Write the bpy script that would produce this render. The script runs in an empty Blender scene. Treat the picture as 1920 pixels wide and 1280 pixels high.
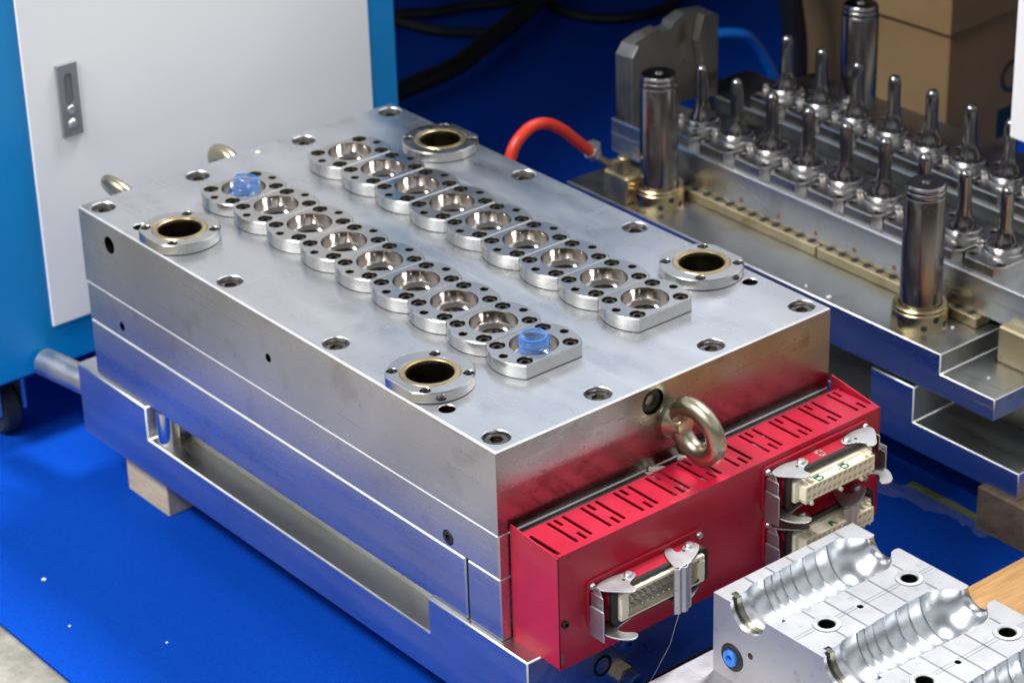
import bpy, bmesh, math, random
from math import sin, cos, pi, radians, sqrt, atan2, hypot
from mathutils import Vector, Matrix, geometry
random.seed(7)
S = bpy.context.scene
C = S.collection
K = 0.001            # everything below is written in millimetres, z=0 is the top of the near mould
ZF = 375.0           # the floor lies 375 mm below it

# ---------------------------------------------------------------- camera
cam = bpy.data.objects.new("camera", bpy.data.cameras.new("camera"))
C.objects.link(cam)
cam.location = (-1.35219, -1.72713, 1.26602 + ZF * K)
cam.rotation_euler = (radians(62.3697), radians(1.5642), radians(-39.3779))
cam.data.lens = 93.794
cam.data.sensor_width = 36
cam.data.clip_start = 0.05
cam.data.clip_end = 100
cam.data.dof.use_dof = True
cam.data.dof.focus_distance = 2.50
cam.data.dof.aperture_fstop = 9.0
S.camera = cam
S.view_settings.view_transform = 'Standard'
S.view_settings.look = 'None'
S.view_settings.exposure = 0.38
S.view_settings.gamma = 1

# ---------------------------------------------------------------- light: an exhibition hall lit from above
W = bpy.data.worlds.new("World"); S.world = W
W.use_nodes = True
nt = W.node_tree
bg = nt.nodes['Background']
tc = nt.nodes.new('ShaderNodeTexCoord')
sep = nt.nodes.new('ShaderNodeSeparateXYZ')
nt.links.new(tc.outputs['Generated'], sep.inputs[0])
ramp = nt.nodes.new('ShaderNodeValToRGB')
nt.links.new(sep.outputs['Z'], ramp.inputs[0])
el = ramp.color_ramp.elements
el[0].position = 0.0; el[0].color = (0.06, 0.055, 0.05, 1)
el[1].position = 1.0; el[1].color = (0.20, 0.21, 0.23, 1)
for p_, c_ in ((0.17, (0.09, 0.085, 0.085, 1)), (0.38, (0.76, 0.79, 0.83, 1)), (0.58, (0.78, 0.81, 0.85, 1)), (0.80, (0.26, 0.27, 0.29, 1))):
    e = el.new(p_); e.color = c_
nz = nt.nodes.new('ShaderNodeTexNoise'); nz.inputs['Scale'].default_value = 2.6; nz.inputs['Detail'].default_value = 1.5
nt.links.new(tc.outputs['Generated'], nz.inputs['Vector'])
mr = nt.nodes.new('ShaderNodeMapRange')
mr.inputs[1].default_value = 0.35; mr.inputs[2].default_value = 0.65; mr.inputs[3].default_value = 0.92; mr.inputs[4].default_value = 1.12
nt.links.new(nz.outputs[0], mr.inputs[0])
mx = nt.nodes.new('ShaderNodeVectorMath'); mx.operation = 'SCALE'
nt.links.new(ramp.outputs[0], mx.inputs[0]); nt.links.new(mr.outputs[0], mx.inputs['Scale'])
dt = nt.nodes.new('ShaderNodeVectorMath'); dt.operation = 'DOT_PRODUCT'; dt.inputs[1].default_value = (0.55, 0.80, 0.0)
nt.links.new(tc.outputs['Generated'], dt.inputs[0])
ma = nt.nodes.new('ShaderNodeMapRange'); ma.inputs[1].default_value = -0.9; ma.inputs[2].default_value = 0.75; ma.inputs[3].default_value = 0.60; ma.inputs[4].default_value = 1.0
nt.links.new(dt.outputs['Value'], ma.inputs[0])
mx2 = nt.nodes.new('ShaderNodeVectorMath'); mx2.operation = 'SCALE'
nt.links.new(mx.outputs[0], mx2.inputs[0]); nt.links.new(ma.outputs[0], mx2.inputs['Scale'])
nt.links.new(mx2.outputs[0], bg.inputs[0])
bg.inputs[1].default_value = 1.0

def lamp(name, loc, target, size, energy, col=(1, 1, 1)):
    l = bpy.data.lights.new(name, 'AREA'); l.shape = 'RECTANGLE'
    l.size, l.size_y = size; l.energy = energy; l.color = col
    o = bpy.data.objects.new(name, l); C.objects.link(o)
    o.location = loc
    d = Vector(target) - Vector(loc)
    o.rotation_euler = d.to_track_quat('-Z', 'Y').to_euler()
    return o
lamp('ceiling_lamp', (-2.3, 0.7, 3.4), (0.1, 0.3, 0.3), (0.6, 0.6), 95, (1, 0.98, 0.96))
lamp('ceiling_lamp', (-2.7, -0.5, 3.9), (0.2, 0.4, 0.3), (0.9, 0.5), 62, (0.97, 0.98, 1))
lamp('ceiling_lamp', (2.2, 0.4, 4.5), (0.2, 0.4, 0.3), (0.8, 0.8), 190, (0.97, 0.98, 1))

# ---------------------------------------------------------------- materials
def new_mat(name):
    m = bpy.data.materials.new(name); m.use_nodes = True
    return m, m.node_tree, m.node_tree.nodes['Principled BSDF']
def setp(b, **k):
    for n, v in k.items():
        n = n.replace('_', ' ')
        if n in b.inputs: b.inputs[n].default_value = v
def noise(nt, scale, detail=3, vec=None, stretch=None, rot=None):
    tc = nt.nodes.new('ShaderNodeTexCoord')
    src = tc.outputs['Object']
    if stretch or rot:
        mp = nt.nodes.new('ShaderNodeMapping')
        if stretch: mp.inputs['Scale'].default_value = stretch
        if rot: mp.inputs['Rotation'].default_value = rot
        nt.links.new(src, mp.inputs[0]); src = mp.outputs[0]
    n = nt.nodes.new('ShaderNodeTexNoise')
    n.inputs['Scale'].default_value = scale; n.inputs['Detail'].default_value = detail
    nt.links.new(src, n.inputs['Vector'])
    return n.outputs[0]
def ramp2(nt, src, c0, c1, p0=0.3, p1=0.7):
    r = nt.nodes.new('ShaderNodeValToRGB')
    r.color_ramp.elements[0].position = p0; r.color_ramp.elements[1].position = p1
    r.color_ramp.elements[0].color = (*c0, 1); r.color_ramp.elements[1].color = (*c1, 1)
    nt.links.new(src, r.inputs[0]); return r.outputs[0]
def rng(nt, src, a, b, lo=0.3, hi=0.7):
    m = nt.nodes.new('ShaderNodeMapRange')
    m.inputs[1].default_value = lo; m.inputs[2].default_value = hi; m.inputs[3].default_value = a; m.inputs[4].default_value = b
    nt.links.new(src, m.inputs[0]); return m.outputs[0]
def bump(nt, b, src, strength, dist=0.001):
    n = nt.nodes.new('ShaderNodeBump'); n.inputs['Strength'].default_value = strength; n.inputs['Distance'].default_value = dist
    nt.links.new(src, n.inputs['Height'])
    if b.inputs['Normal'].links: nt.links.new(b.inputs['Normal'].links[0].from_socket, n.inputs['Normal'])
    nt.links.new(n.outputs[0], b.inputs['Normal'])
def mulcol(nt, a, b, fac=1.0):
    m = nt.nodes.new('ShaderNodeMix'); m.data_type = 'RGBA'; m.blend_type = 'MULTIPLY'; m.inputs[0].default_value = fac
    nt.links.new(a, m.inputs[6]); nt.links.new(b, m.inputs[7]); return m.outputs[2]

def steel(name, c0, c1, r0, r1, brush=(1, 1, 1), bscale=600, bstr=0.08, stain=None):
    m, nt, b = new_mat(name)
    setp(b, Metallic=1.0)
    big = noise(nt, 9, 5)
    col = ramp2(nt, big, c0, c1)
    if stain:
        s = noise(nt, 22, 6)
        col = mulcol(nt, col, ramp2(nt, s, stain, (1, 1, 1), 0.30, 0.42))
    s1 = ramp2(nt, noise(nt, 260, 2, stretch=(1, 0.02, 1), rot=(0, 0, 0.35)), (0, 0, 0), (1, 1, 1), 0.66, 0.72)
    s2 = ramp2(nt, noise(nt, 240, 2, stretch=(0.02, 1, 1), rot=(0, 0, 0.2)), (0, 0, 0), (1, 1, 1), 0.67, 0.73)
    ad = nt.nodes.new('ShaderNodeMath'); ad.operation = 'ADD'; nt.links.new(s1, ad.inputs[0]); nt.links.new(s2, ad.inputs[1])
    inv = nt.nodes.new('ShaderNodeMapRange'); inv.inputs[3].default_value = 1.0; inv.inputs[4].default_value = 0.80
    nt.links.new(ad.outputs[0], inv.inputs[0])
    col = mulcol(nt, col, inv.outputs[0])
    nt.links.new(col, b.inputs['Base Color'])
    ra = nt.nodes.new('ShaderNodeMath'); ra.operation = 'MULTIPLY_ADD'; ra.inputs[1].default_value = 0.12
    nt.links.new(ad.outputs[0], ra.inputs[0]); nt.links.new(rng(nt, noise(nt, 30, 6, stretch=brush), r0, r1), ra.inputs[2])
    nt.links.new(ra.outputs[0], b.inputs['Roughness'])
    bump(nt, b, noise(nt, bscale, 2, stretch=brush), bstr, 0.0003)
    return m
M = {}
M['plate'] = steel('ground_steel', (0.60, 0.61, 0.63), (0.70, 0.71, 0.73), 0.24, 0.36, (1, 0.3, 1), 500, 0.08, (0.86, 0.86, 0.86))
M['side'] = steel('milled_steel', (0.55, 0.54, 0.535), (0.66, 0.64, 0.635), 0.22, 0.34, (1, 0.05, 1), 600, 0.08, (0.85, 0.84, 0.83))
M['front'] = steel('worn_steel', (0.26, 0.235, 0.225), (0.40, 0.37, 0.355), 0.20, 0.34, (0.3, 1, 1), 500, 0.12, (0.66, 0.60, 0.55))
M['base'] = steel('polished_steel', (0.60, 0.61, 0.63), (0.70, 0.71, 0.73), 0.26, 0.38, (1, 0.1, 1), 500, 0.05)
M['insert'] = steel('insert_steel', (0.52, 0.51, 0.49), (0.60, 0.59, 0.57), 0.18, 0.28, (1, 1, 0.02), 500, 0.10)
M['polish'] = steel('mirror_steel', (0.66, 0.62, 0.58), (0.74, 0.70, 0.67), 0.06, 0.13, (1, 1, 0.05), 300, 0.03)
M['pin'] = steel('pin_steel', (0.27, 0.26, 0.26), (0.34, 0.335, 0.33), 0.07, 0.13, (1, 1, 0.05), 300, 0.02)
M['post'] = steel('pillar_steel', (0.30, 0.28, 0.27), (0.40, 0.38, 0.37), 0.14, 0.28, (1, 1, 0.1), 300, 0.05)
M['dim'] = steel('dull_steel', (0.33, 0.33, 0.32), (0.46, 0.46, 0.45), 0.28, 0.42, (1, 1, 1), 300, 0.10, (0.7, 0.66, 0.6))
M['screw'] = steel('black_oxide', (0.045, 0.042, 0.04), (0.09, 0.085, 0.08), 0.32, 0.45, (1, 1, 1), 400, 0.10)
M['cbore'] = steel('screw_steel', (0.08, 0.072, 0.066), (0.17, 0.15, 0.135), 0.25, 0.4, (1, 1, 1), 400, 0.10, (0.7, 0.6, 0.55))
M['bronze'] = steel('bronze', (0.50, 0.38, 0.20), (0.62, 0.50, 0.30), 0.22, 0.38, (1, 1, 1), 300, 0.12, (0.62, 0.55, 0.42))
M['brass'] = steel('brass', (0.44, 0.37, 0.22), (0.62, 0.53, 0.34), 0.36, 0.52, (1, 1, 1), 300, 0.15, (0.55, 0.50, 0.42))
M['zinc'] = steel('zinc_sheet', (0.52, 0.53, 0.53), (0.66, 0.67, 0.67), 0.34, 0.5, (1, 1, 1), 300, 0.15)
M['eye'] = steel('plated_steel', (0.36, 0.32, 0.21), (0.50, 0.46, 0.34), 0.28, 0.42, (1, 1, 1), 160, 0.25, (0.75, 0.62, 0.50))
M['darkhole'] = steel('bore_shade', (0.05, 0.04, 0.03), (0.10, 0.08, 0.05), 0.3, 0.5)  # near-black colour stands in for the shade inside holes and sockets

def paint(name, col, rough=0.35, var=0.06, bstr=0.05, bscale=250, coat=0.0, metallic=0.0):
    m, nt, b = new_mat(name)
    c0 = tuple(max(0, c * (1 - var)) for c in col); c1 = tuple(min(1, c * (1 + var)) for c in col)
    nt.links.new(ramp2(nt, noise(nt, 12, 5), c0, c1), b.inputs['Base Color'])
    setp(b, Metallic=metallic, Coat_Weight=coat)
    nt.links.new(rng(nt, noise(nt, 25, 5), rough * 0.85, rough * 1.2), b.inputs['Roughness'])
    if bstr: bump(nt, b, noise(nt, bscale, 3), bstr, 0.0005)
    return m
M['red'] = paint('red_paint', (0.46, 0.008, 0.035), 0.34, 0.12, 0.10, 400, 0.15)
M['redd'] = paint('red_housing_paint', (0.40, 0.008, 0.028), 0.40, 0.10, 0.08, 500)
M['cream'] = paint('cream_plastic', (0.86, 0.79, 0.60), 0.42, 0.06, 0.03)
M['rubber'] = paint('black_rubber', (0.014, 0.014, 0.014), 0.5, 0.2, 0.1)
M['green'] = paint('green_marker', (0.0, 0.20, 0.11), 0.5, 0.1, 0)
M['scratch'] = paint('worn_letter', (0.52, 0.30, 0.25), 0.5, 0.1, 0)
M['bluepaint'] = paint('blue_cabinet_paint', (0.0, 0.245, 0.60), 0.42, 0.03, 0.02)
M['white'] = paint('white_cabinet_paint', (0.90, 0.905, 0.915), 0.5, 0.01, 0.02)
M['grey'] = paint('grey_handle', (0.20, 0.21, 0.23), 0.35, 0.05, 0.02)
M['hose'] = paint('red_hose', (0.62, 0.035, 0.015), 0.36, 0.05, 0.05)
M['black'] = paint('black_cable', (0.012, 0.012, 0.014), 0.5, 0.1, 0.15)
M['bluehose'] = paint('blue_hose', (0.0, 0.10, 0.42), 0.4, 0.05, 0.05)
M['bluefit'] = paint('blue_fitting', (0.03, 0.22, 0.80), 0.35, 0.05, 0.02)
M['darkblue'] = paint('dark_blue_fitting', (0.005, 0.03, 0.16), 0.35, 0.05, 0.02)
M['ceramic'] = paint('ceramic_sleeve', (0.55, 0.50, 0.42), 0.6, 0.1, 0.1)
M['machine'] = paint('dark_green_paint', (0.005, 0.035, 0.028), 0.5, 0.1, 0.05)
M['yellow'] = paint('yellow_strip', (0.16, 0.17, 0.02), 0.5, 0.1, 0.05)
M['wheel'] = paint('caster_rubber', (0.03, 0.03, 0.032), 0.5, 0.2, 0.1)
M['graphite'] = paint('graphite', (0.02, 0.022, 0.02), 0.5, 0.2, 0.1)
M['rust'] = paint('rust', (0.20, 0.07, 0.03), 0.7, 0.3, 0.2)
M['crumb'] = paint('white_crumb', (0.75, 0.75, 0.73), 0.6, 0.05, 0)

def m_carpet():
    m, nt, b = new_mat('blue_carpet')
    f = noise(nt, 900, 3); g = noise(nt, 3, 4)
    c = ramp2(nt, f, (0.0, 0.047, 0.37), (0.0, 0.078, 0.55))
    c = mulcol(nt, c, ramp2(nt, g, (0.84, 0.87, 0.90), (1, 1, 1)))
    nt.links.new(c, b.inputs['Base Color']); setp(b, Roughness=0.95, Specular_IOR_Level=0.1)
    bump(nt, b, f, 0.6, 0.003)
    return m
M['carpet'] = m_carpet()
def m_concrete():
    m, nt, b = new_mat('concrete')
    c = ramp2(nt, noise(nt, 14, 8), (0.20, 0.19, 0.15), (0.40, 0.38, 0.33), 0.35, 0.65)
    c = mulcol(nt, c, ramp2(nt, noise(nt, 120, 4), (0.75, 0.75, 0.74), (1, 1, 1)))
    nt.links.new(c, b.inputs['Base Color']); setp(b, Roughness=0.7)
    bump(nt, b, noise(nt, 90, 6), 0.4, 0.002)
    return m
M['concrete'] = m_concrete()
def m_wood(name, c0, c1, ax, sc=26.0, dist=4.0):
    m, nt, b = new_mat(name)
    st = {'x': (0.10, 1, 1), 'y': (1, 0.10, 1)}[ax]
    tc = nt.nodes.new('ShaderNodeTexCoord'); mp = nt.nodes.new('ShaderNodeMapping'); mp.inputs['Scale'].default_value = st
    nt.links.new(tc.outputs['Object'], mp.inputs[0])
    w = nt.nodes.new('ShaderNodeTexNoise'); w.inputs['Scale'].default_value = sc; w.inputs['Detail'].default_value = 6; w.inputs['Distortion'].default_value = dist * 0.3
    nt.links.new(mp.outputs[0], w.inputs['Vector'])
    c = ramp2(nt, w.outputs[0], c0, c1, 0.35, 0.65)
    fine = noise(nt, 300, 4, stretch=st)
    c = mulcol(nt, c, ramp2(nt, fine, (0.78, 0.74, 0.70), (1, 1, 1)))
    nt.links.new(c, b.inputs['Base Color']); setp(b, Roughness=0.6)
    bump(nt, b, fine, 0.3, 0.001)
    return m
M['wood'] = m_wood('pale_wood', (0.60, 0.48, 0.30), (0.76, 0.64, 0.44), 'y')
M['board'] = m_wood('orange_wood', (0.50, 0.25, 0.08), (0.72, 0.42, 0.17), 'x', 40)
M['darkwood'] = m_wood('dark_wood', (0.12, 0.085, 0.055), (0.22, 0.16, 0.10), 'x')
def m_card():
    m, nt, b = new_mat('cardboard')
    c = ramp2(nt, noise(nt, 6, 5), (0.22, 0.135, 0.055), (0.30, 0.19, 0.085))
    nt.links.new(c, b.inputs['Base Color']); setp(b, Roughness=0.85)
    bump(nt, b, noise(nt, 60, 3, stretch=(0.1, 0.1, 1)), 0.15, 0.001)
    return m
M['card'] = m_card()
def m_plastic():
    m, nt, b = new_mat('clear_blue_plastic')
    setp(b, Roughness=0.06, IOR=1.4, Transmission_Weight=0.6, Alpha=0.22)
    b.inputs['Base Color'].default_value = (0.36, 0.60, 0.98, 1)
    return m
M['clear'] = m_plastic()
_m, _t, _b = new_mat('clear_blue_rim'); setp(_b, Roughness=0.06, IOR=1.45, Alpha=0.62); _b.inputs['Base Color'].default_value = (0.05, 0.20, 0.62, 1); M['clearedge'] = _m
def m_film():
    m, nt, b = new_mat('plastic_film')
    setp(b, Roughness=0.3, Alpha=0.10)
    b.inputs['Base Color'].default_value = (0.6, 0.65, 0.7, 1)
    bump(nt, b, noise(nt, 30, 4), 0.6, 0.01)
    return m
M['film'] = m_film()
def m_alu(name, lines):
    m, nt, b = new_mat(name)
    setp(b, Metallic=0.65)
    c = ramp2(nt, noise(nt, 10, 5), (0.40, 0.40, 0.415), (0.50, 0.50, 0.515))
    c = mulcol(nt, c, ramp2(nt, noise(nt, 60, 6), (0.80, 0.79, 0.78), (1, 1, 1), 0.28, 0.40))
    nt.links.new(c, b.inputs['Base Color'])
    nt.links.new(rng(nt, noise(nt, 40, 5), 0.40, 0.52), b.inputs['Roughness'])
    bump(nt, b, noise(nt, 700, 2), 0.12, 0.0004)
    return m
M['alu'] = m_alu('milled_aluminium', True)
M['groove'] = steel('groove_aluminium', (0.20, 0.20, 0.21), (0.28, 0.28, 0.29), 0.4, 0.55)
M['cavity'] = steel('polished_aluminium', (0.52, 0.54, 0.56), (0.60, 0.62, 0.64), 0.26, 0.31, (1, 1, 1), 200, 0.01)
M['edge'] = steel('edge_highlight', (0.80, 0.80, 0.80), (0.90, 0.90, 0.90), 0.42, 0.55)  # paler colour paints the bright highlight line along the plate chamfers
M['aged'] = steel('aged_steel', (0.46, 0.44, 0.36), (0.62, 0.60, 0.52), 0.35, 0.5, (1, 0.1, 1), 200, 0.15, (0.75, 0.72, 0.62))
M['matte'] = steel('matte_steel', (0.20, 0.19, 0.165), (0.34, 0.32, 0.29), 0.40, 0.55, (1, 1, 1), 200, 0.2, (0.62, 0.50, 0.38))
M['seat'] = steel('seat_steel', (0.40, 0.39, 0.37), (0.52, 0.51, 0.49), 0.24, 0.36, (1, 1, 0.1), 300, 0.08)
M['deck'] = steel('deck_steel', (0.40, 0.42, 0.42), (0.50, 0.52, 0.52), 0.30, 0.42, (1, 1, 1), 300, 0.08, (0.8, 0.78, 0.74))
M['olive'] = steel('oiled_steel', (0.16, 0.15, 0.11), (0.26, 0.25, 0.19), 0.25, 0.4)
M['slab'] = steel('rough_slab', (0.48, 0.47, 0.50), (0.64, 0.63, 0.66), 0.45, 0.6, (1, 1, 1), 200, 0.3, (0.75, 0.75, 0.76))

# ---------------------------------------------------------------- mesh building
class MB:
    def __init__(s): s.v = []; s.f = []; s.m = []
    def add(s, vs, fs, mi=0, T=None):
        n = len(s.v)
        for v in vs:
            v = Vector(v)
            if T is not None: v = T @ v
            s.v.append(v)
        for f in fs: s.f.append([n + i for i in f]); s.m.append(mi)
        return s
    def box(s, x0, x1, y0, y1, z0, z1, mi=0, T=None, c=0.0):
        x0, x1 = min(x0, x1), max(x0, x1); y0, y1 = min(y0, y1), max(y0, y1); z0, z1 = min(z0, z1), max(z0, z1)
        if c <= 0:
            vs = [(x, y, z) for z in (z0, z1) for y in (y0, y1) for x in (x0, x1)]
            return s.add(vs, [(0, 2, 3, 1), (4, 5, 7, 6), (0, 1, 5, 4), (2, 6, 7, 3), (0, 4, 6, 2), (1, 3, 7, 5)], mi, T)
        # chamfered box
        vs = []; idx = {}
        for ix, x in enumerate((x0, x1)):
            for iy, y in enumerate((y0, y1)):
                for iz, z in enumerate((z0, z1)):
                    sx, sy, sz = (1 if ix == 0 else -1), (1 if iy == 0 else -1), (1 if iz == 0 else -1)
                    idx[ix, iy, iz, 0] = len(vs); vs.append((x, y + sy * c, z + sz * c))
                    idx[ix, iy, iz, 1] = len(vs); vs.append((x + sx * c, y, z + sz * c))
                    idx[ix, iy, iz, 2] = len(vs); vs.append((x + sx * c, y + sy * c, z))
        fs = []
        for a in (0, 1):
            fs.append([idx[a, 0, 0, 0], idx[a, 1, 0, 0], idx[a, 1, 1, 0], idx[a, 0, 1, 0]][::(-1 if a == 0 else 1)])
            fs.append([idx[0, a, 0, 1], idx[1, a, 0, 1], idx[1, a, 1, 1], idx[0, a, 1, 1]][::(1 if a == 0 else -1)])
            fs.append([idx[0, 0, a, 2], idx[1, 0, a, 2], idx[1, 1, a, 2], idx[0, 1, a, 2]][::(-1 if a == 0 else 1)])
        for a in (0, 1):
            for b in (0, 1):
                fs.append([idx[a, b, 0, 0], idx[a, b, 1, 0], idx[a, b, 1, 1], idx[a, b, 0, 1]])
                fs.append([idx[a, 0, b, 0], idx[a, 1, b, 0], idx[a, 1, b, 2], idx[a, 0, b, 2]])
                fs.append([idx[0, a, b, 1], idx[1, a, b, 1], idx[1, a, b, 2], idx[0, a, b, 2]])
                for d in (0, 1): fs.append([idx[a, b, d, 0], idx[a, b, d, 1], idx[a, b, d, 2]])
        return s.add(vs, fs, mi, T)
    def rev(s, prof, n=32, cx=0, cy=0, mi=0, T=None, a0=0, a1=2 * pi):
        """surface of revolution about z; prof = [(r,z),...]; r==0 makes a pole"""
        full = abs((a1 - a0) - 2 * pi) < 1e-6
        m = n if full else n + 1
        vs = []; rows = []
        for r, z in prof:
            if r <= 1e-6: rows.append([len(vs)] * m); vs.append((cx, cy, z))
            else:
                row = []
                for i in range(m):
                    a = a0 + (a1 - a0) * i / n
                    row.append(len(vs)); vs.append((cx + r * cos(a), cy + r * sin(a), z))
                rows.append(row)
        fs = []
        for k in range(len(rows) - 1):
            A, B = rows[k], rows[k + 1]
            for i in range(n):
                j = (i + 1) % m
                q = []
                for t in (A[i], A[j], B[j], B[i]):
                    if t not in q: q.append(t)
                if len(q) > 2: fs.append(q)
        return s.add(vs, fs, mi, T)
    def cyl(s, r, z0, z1, n=24, cx=0, cy=0, c=0.0, mi=0, T=None):
        return s.rev([(0, z0), (r - c, z0), (r, z0 + c), (r, z1 - c), (r - c, z1), (0, z1)] if c > 0 else [(0, z0), (r, z0), (r, z1), (0, z1)], n, cx, cy, mi, T)
    def tube(s, pts, r, n=12, mi=0, T=None, cap=True):
        pts = [Vector(p) for p in pts]; vs = []; up = Vector((0, 0, 1)); prev = None
        rs = r if isinstance(r, (list, tuple)) else [r] * len(pts)
        for i, p in enumerate(pts):
            d = (pts[min(i + 1, len(pts) - 1)] - pts[max(i - 1, 0)]).normalized()
            if prev is None:
                a = d.cross(up if abs(d.z) < 0.9 else Vector((1, 0, 0))).normalized()
            else: a = (prev - d * prev.dot(d)).normalized()
            prev = a; b = d.cross(a)
            for k in range(n):
                t = 2 * pi * k / n; vs.append(p + (a * cos(t) + b * sin(t)) * rs[i])
        fs = []
        for i in range(len(pts) - 1):
            for k in range(n):
                j = (k + 1) % n; fs.append((i * n + k, i * n + j, (i + 1) * n + j, (i + 1) * n + k))
        if cap: fs.append(tuple(range(n))[::-1]); fs.append(tuple((len(pts) - 1) * n + k for k in range(n)))
        return s.add(vs, fs, mi, T)
    def prism(s, outline, z0, z1, holes=(), c=0.0, through=False, mi=0, T=None, hmi=None, bottom=True, walls=True):
        """outline: CCW list of (x,y), convex when c>0. holes: lists of rings, each ring a list of (x,y,z), first ring on top."""
        def inset(o, d):
            if d <= 0: return list(o)
            res = []; n = len(o)
            for i in range(n):
                p0, p1, p2 = Vector(o[i - 1]), Vector(o[i]), Vector(o[(i + 1) % n])
                e1 = (p1 - p0).normalized(); e2 = (p2 - p1).normalized()
                n1 = Vector((-e1.y, e1.x)); n2 = Vector((-e2.y, e2.x))
                b = n1 + n2; k = b.dot(n1)
                res.append(tuple(p1 + b * (d / max(k, 0.3))))
            return res
        top = inset(outline, c); n = len(outline)
        def cap(o, hs, z, flip):
            if not hs:
                ids = list(range(len(o)))
                return s.add([(x, y, z) for x, y in o], [ids[::-1] if flip else ids], mi, T)
            P = [Vector((x, y)) for x, y in o]; E = [(i, (i + 1) % len(o)) for i in range(len(o))]
            polys = []
            for h in hs:
                k = len(P); P += [Vector((q[0], q[1])) for q in h]; E += [(k + i, k + (i + 1) % len(h)) for i in range(len(h))]
                polys.append([Vector((q[0], q[1])) for q in h])
            vs, es, fs, _, _, _ = geometry.delaunay_2d_cdt(P, E, [], 0, 1e-6)
            def inside(p, poly):
                r = False; j = len(poly) - 1
                for i in range(len(poly)):
                    a, b = poly[i], poly[j]
                    if (a[1] > p[1]) != (b[1] > p[1]) and p[0] < (b[0] - a[0]) * (p[1] - a[1]) / (b[1] - a[1]) + a[0]: r = not r
                    j = i
                return r
            keep = []
            for f in fs:
                cpt = sum((vs[i] for i in f), Vector((0, 0))) / len(f)
                if not inside(cpt, o): continue
                if any(inside(cpt, h) for h in polys): continue
                a = sum(vs[f[i]].x * vs[f[(i + 1) % len(f)]].y - vs[f[(i + 1) % len(f)]].x * vs[f[i]].y for i in range(len(f)))
                f = list(f) if (a > 0) != flip else list(f)[::-1]
                keep.append(f)
            return s.add([(v.x, v.y, z) for v in vs], keep, mi, T)
        cap(top, [h[0] for h in holes], z1, False)
        if bottom: cap(outline, [h[-1] for h in holes] if through else [], z0, True)
        rings = [[(x, y, z0) for x, y in outline], [(x, y, z1 - c) for x, y in outline]]
        if c > 0: rings.append([(x, y, z1) for x, y in top])
        for A, B in (zip(rings, rings[1:]) if walls else ()):
            s.add(A + B, [(i, (i + 1) % n, n + (i + 1) % n, n + i) for i in range(n)], mi, T)
        for h in holes:
            k = len(h[0]); hm = mi if hmi is None else hmi
            for A, B in zip(h, h[1:]):
                s.add(list(A) + list(B), [(i, k + i, k + (i + 1) % k, (i + 1) % k) for i in range(k)], hm, T)
            if not through: s.add(list(h[-1]), [list(range(k))], hm, T)
        return s
def circ(cx, cy, prof, n=24):
    return [[(cx + r * cos(2 * pi * i / n), cy + r * sin(2 * pi * i / n), z) for i in range(n)] for r, z in prof]
def poly_hole(pts, prof):
    return [[(x, y, z) for x, y in pts] for z in prof]

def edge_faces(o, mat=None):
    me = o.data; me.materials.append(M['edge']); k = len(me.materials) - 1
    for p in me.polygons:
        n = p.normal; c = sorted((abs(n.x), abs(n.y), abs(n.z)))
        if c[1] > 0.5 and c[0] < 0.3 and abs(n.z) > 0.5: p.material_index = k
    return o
ORI = {}
def obj(name, mb, mat, parent=None, origin=(0, 0, 0), ang=32, bev=0.0, label=None):
    me = bpy.data.meshes.new(name)
    me.from_pydata([tuple(v * K) for v in mb.v], [], mb.f)
    mats = mat if isinstance(mat, (list, tuple)) else [mat]
    for m in mats: me.materials.append(m)
    for p, mi in zip(me.polygons, mb.m): p.material_index = mi
    bm = bmesh.new(); bm.from_mesh(me)
    bmesh.ops.remove_doubles(bm, verts=bm.verts, dist=2e-6)
    bmesh.ops.recalc_face_normals(bm, faces=bm.faces)
    for f in bm.faces: f.smooth = True
    for e in bm.edges:
        if len(e.link_faces) != 2 or e.calc_face_angle(0) > radians(ang): e.smooth = False
    bm.to_mesh(me); bm.free()
    o = bpy.data.objects.new(name, me); C.objects.link(o)
    place(o, parent, origin)
    if bev > 0:
        b = o.modifiers.new('bevel', 'BEVEL'); b.width = bev * K; b.segments = 2; b.limit_method = 'ANGLE'; b.angle_limit = radians(35)
        b.harden_normals = True
    if label: o['label'] = label
    return o
def place(o, parent, origin):
    w = Vector(origin)
    if parent is None:
        o.location = ((w.x) * K, (w.y) * K, (w.z + ZF) * K); ORI[o.name] = w
    else:
        o.parent = parent; o.location = tuple(w * K); ORI[o.name] = ORI[parent.name] + w
def tag(o, label, cat, group=None, kind=None):
    if label: o['label'] = label
    if cat: o['category'] = cat
    if group: o['group'] = group
    if kind: o['kind'] = kind
    return o
def thing(name, label, cat, origin=(0, 0, 0), group=None, rz=0):
    o = bpy.data.objects.new(name, None); C.objects.link(o); o.empty_display_size = 0.02
    place(o, None, origin); o.rotation_euler = (0, 0, rz)
    return tag(o, label, cat, group)
def dup(src, parent=None, origin=None, label=None):
    c = src.copy(); C.objects.link(c)
    if origin is not None: place(c, parent, origin)
    elif parent is not None: c.parent = parent
    if label: c['label'] = label
    for ch in [x for x in ALLCH.get(src.name, [])]:
        d = ch.copy(); C.objects.link(d); d.parent = c
        for g in ALLCH.get(ch.name, []):
            e = g.copy(); C.objects.link(e); e.parent = d
    return c
ALLCH = {}
def kids(o, *ch): ALLCH.setdefault(o.name, []).extend(ch)
def RX(a): return Matrix.Rotation(a, 4, 'X')
def RY(a): return Matrix.Rotation(a, 4, 'Y')
def RZ(a): return Matrix.Rotation(a, 4, 'Z')
def TR(x, y, z): return Matrix.Translation((x, y, z))
def arc(cx, cy, r, a0, a1, n): return [(cx + r * cos(a0 + (a1 - a0) * i / n), cy + r * sin(a0 + (a1 - a0) * i / n)) for i in range(n + 1)]
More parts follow.
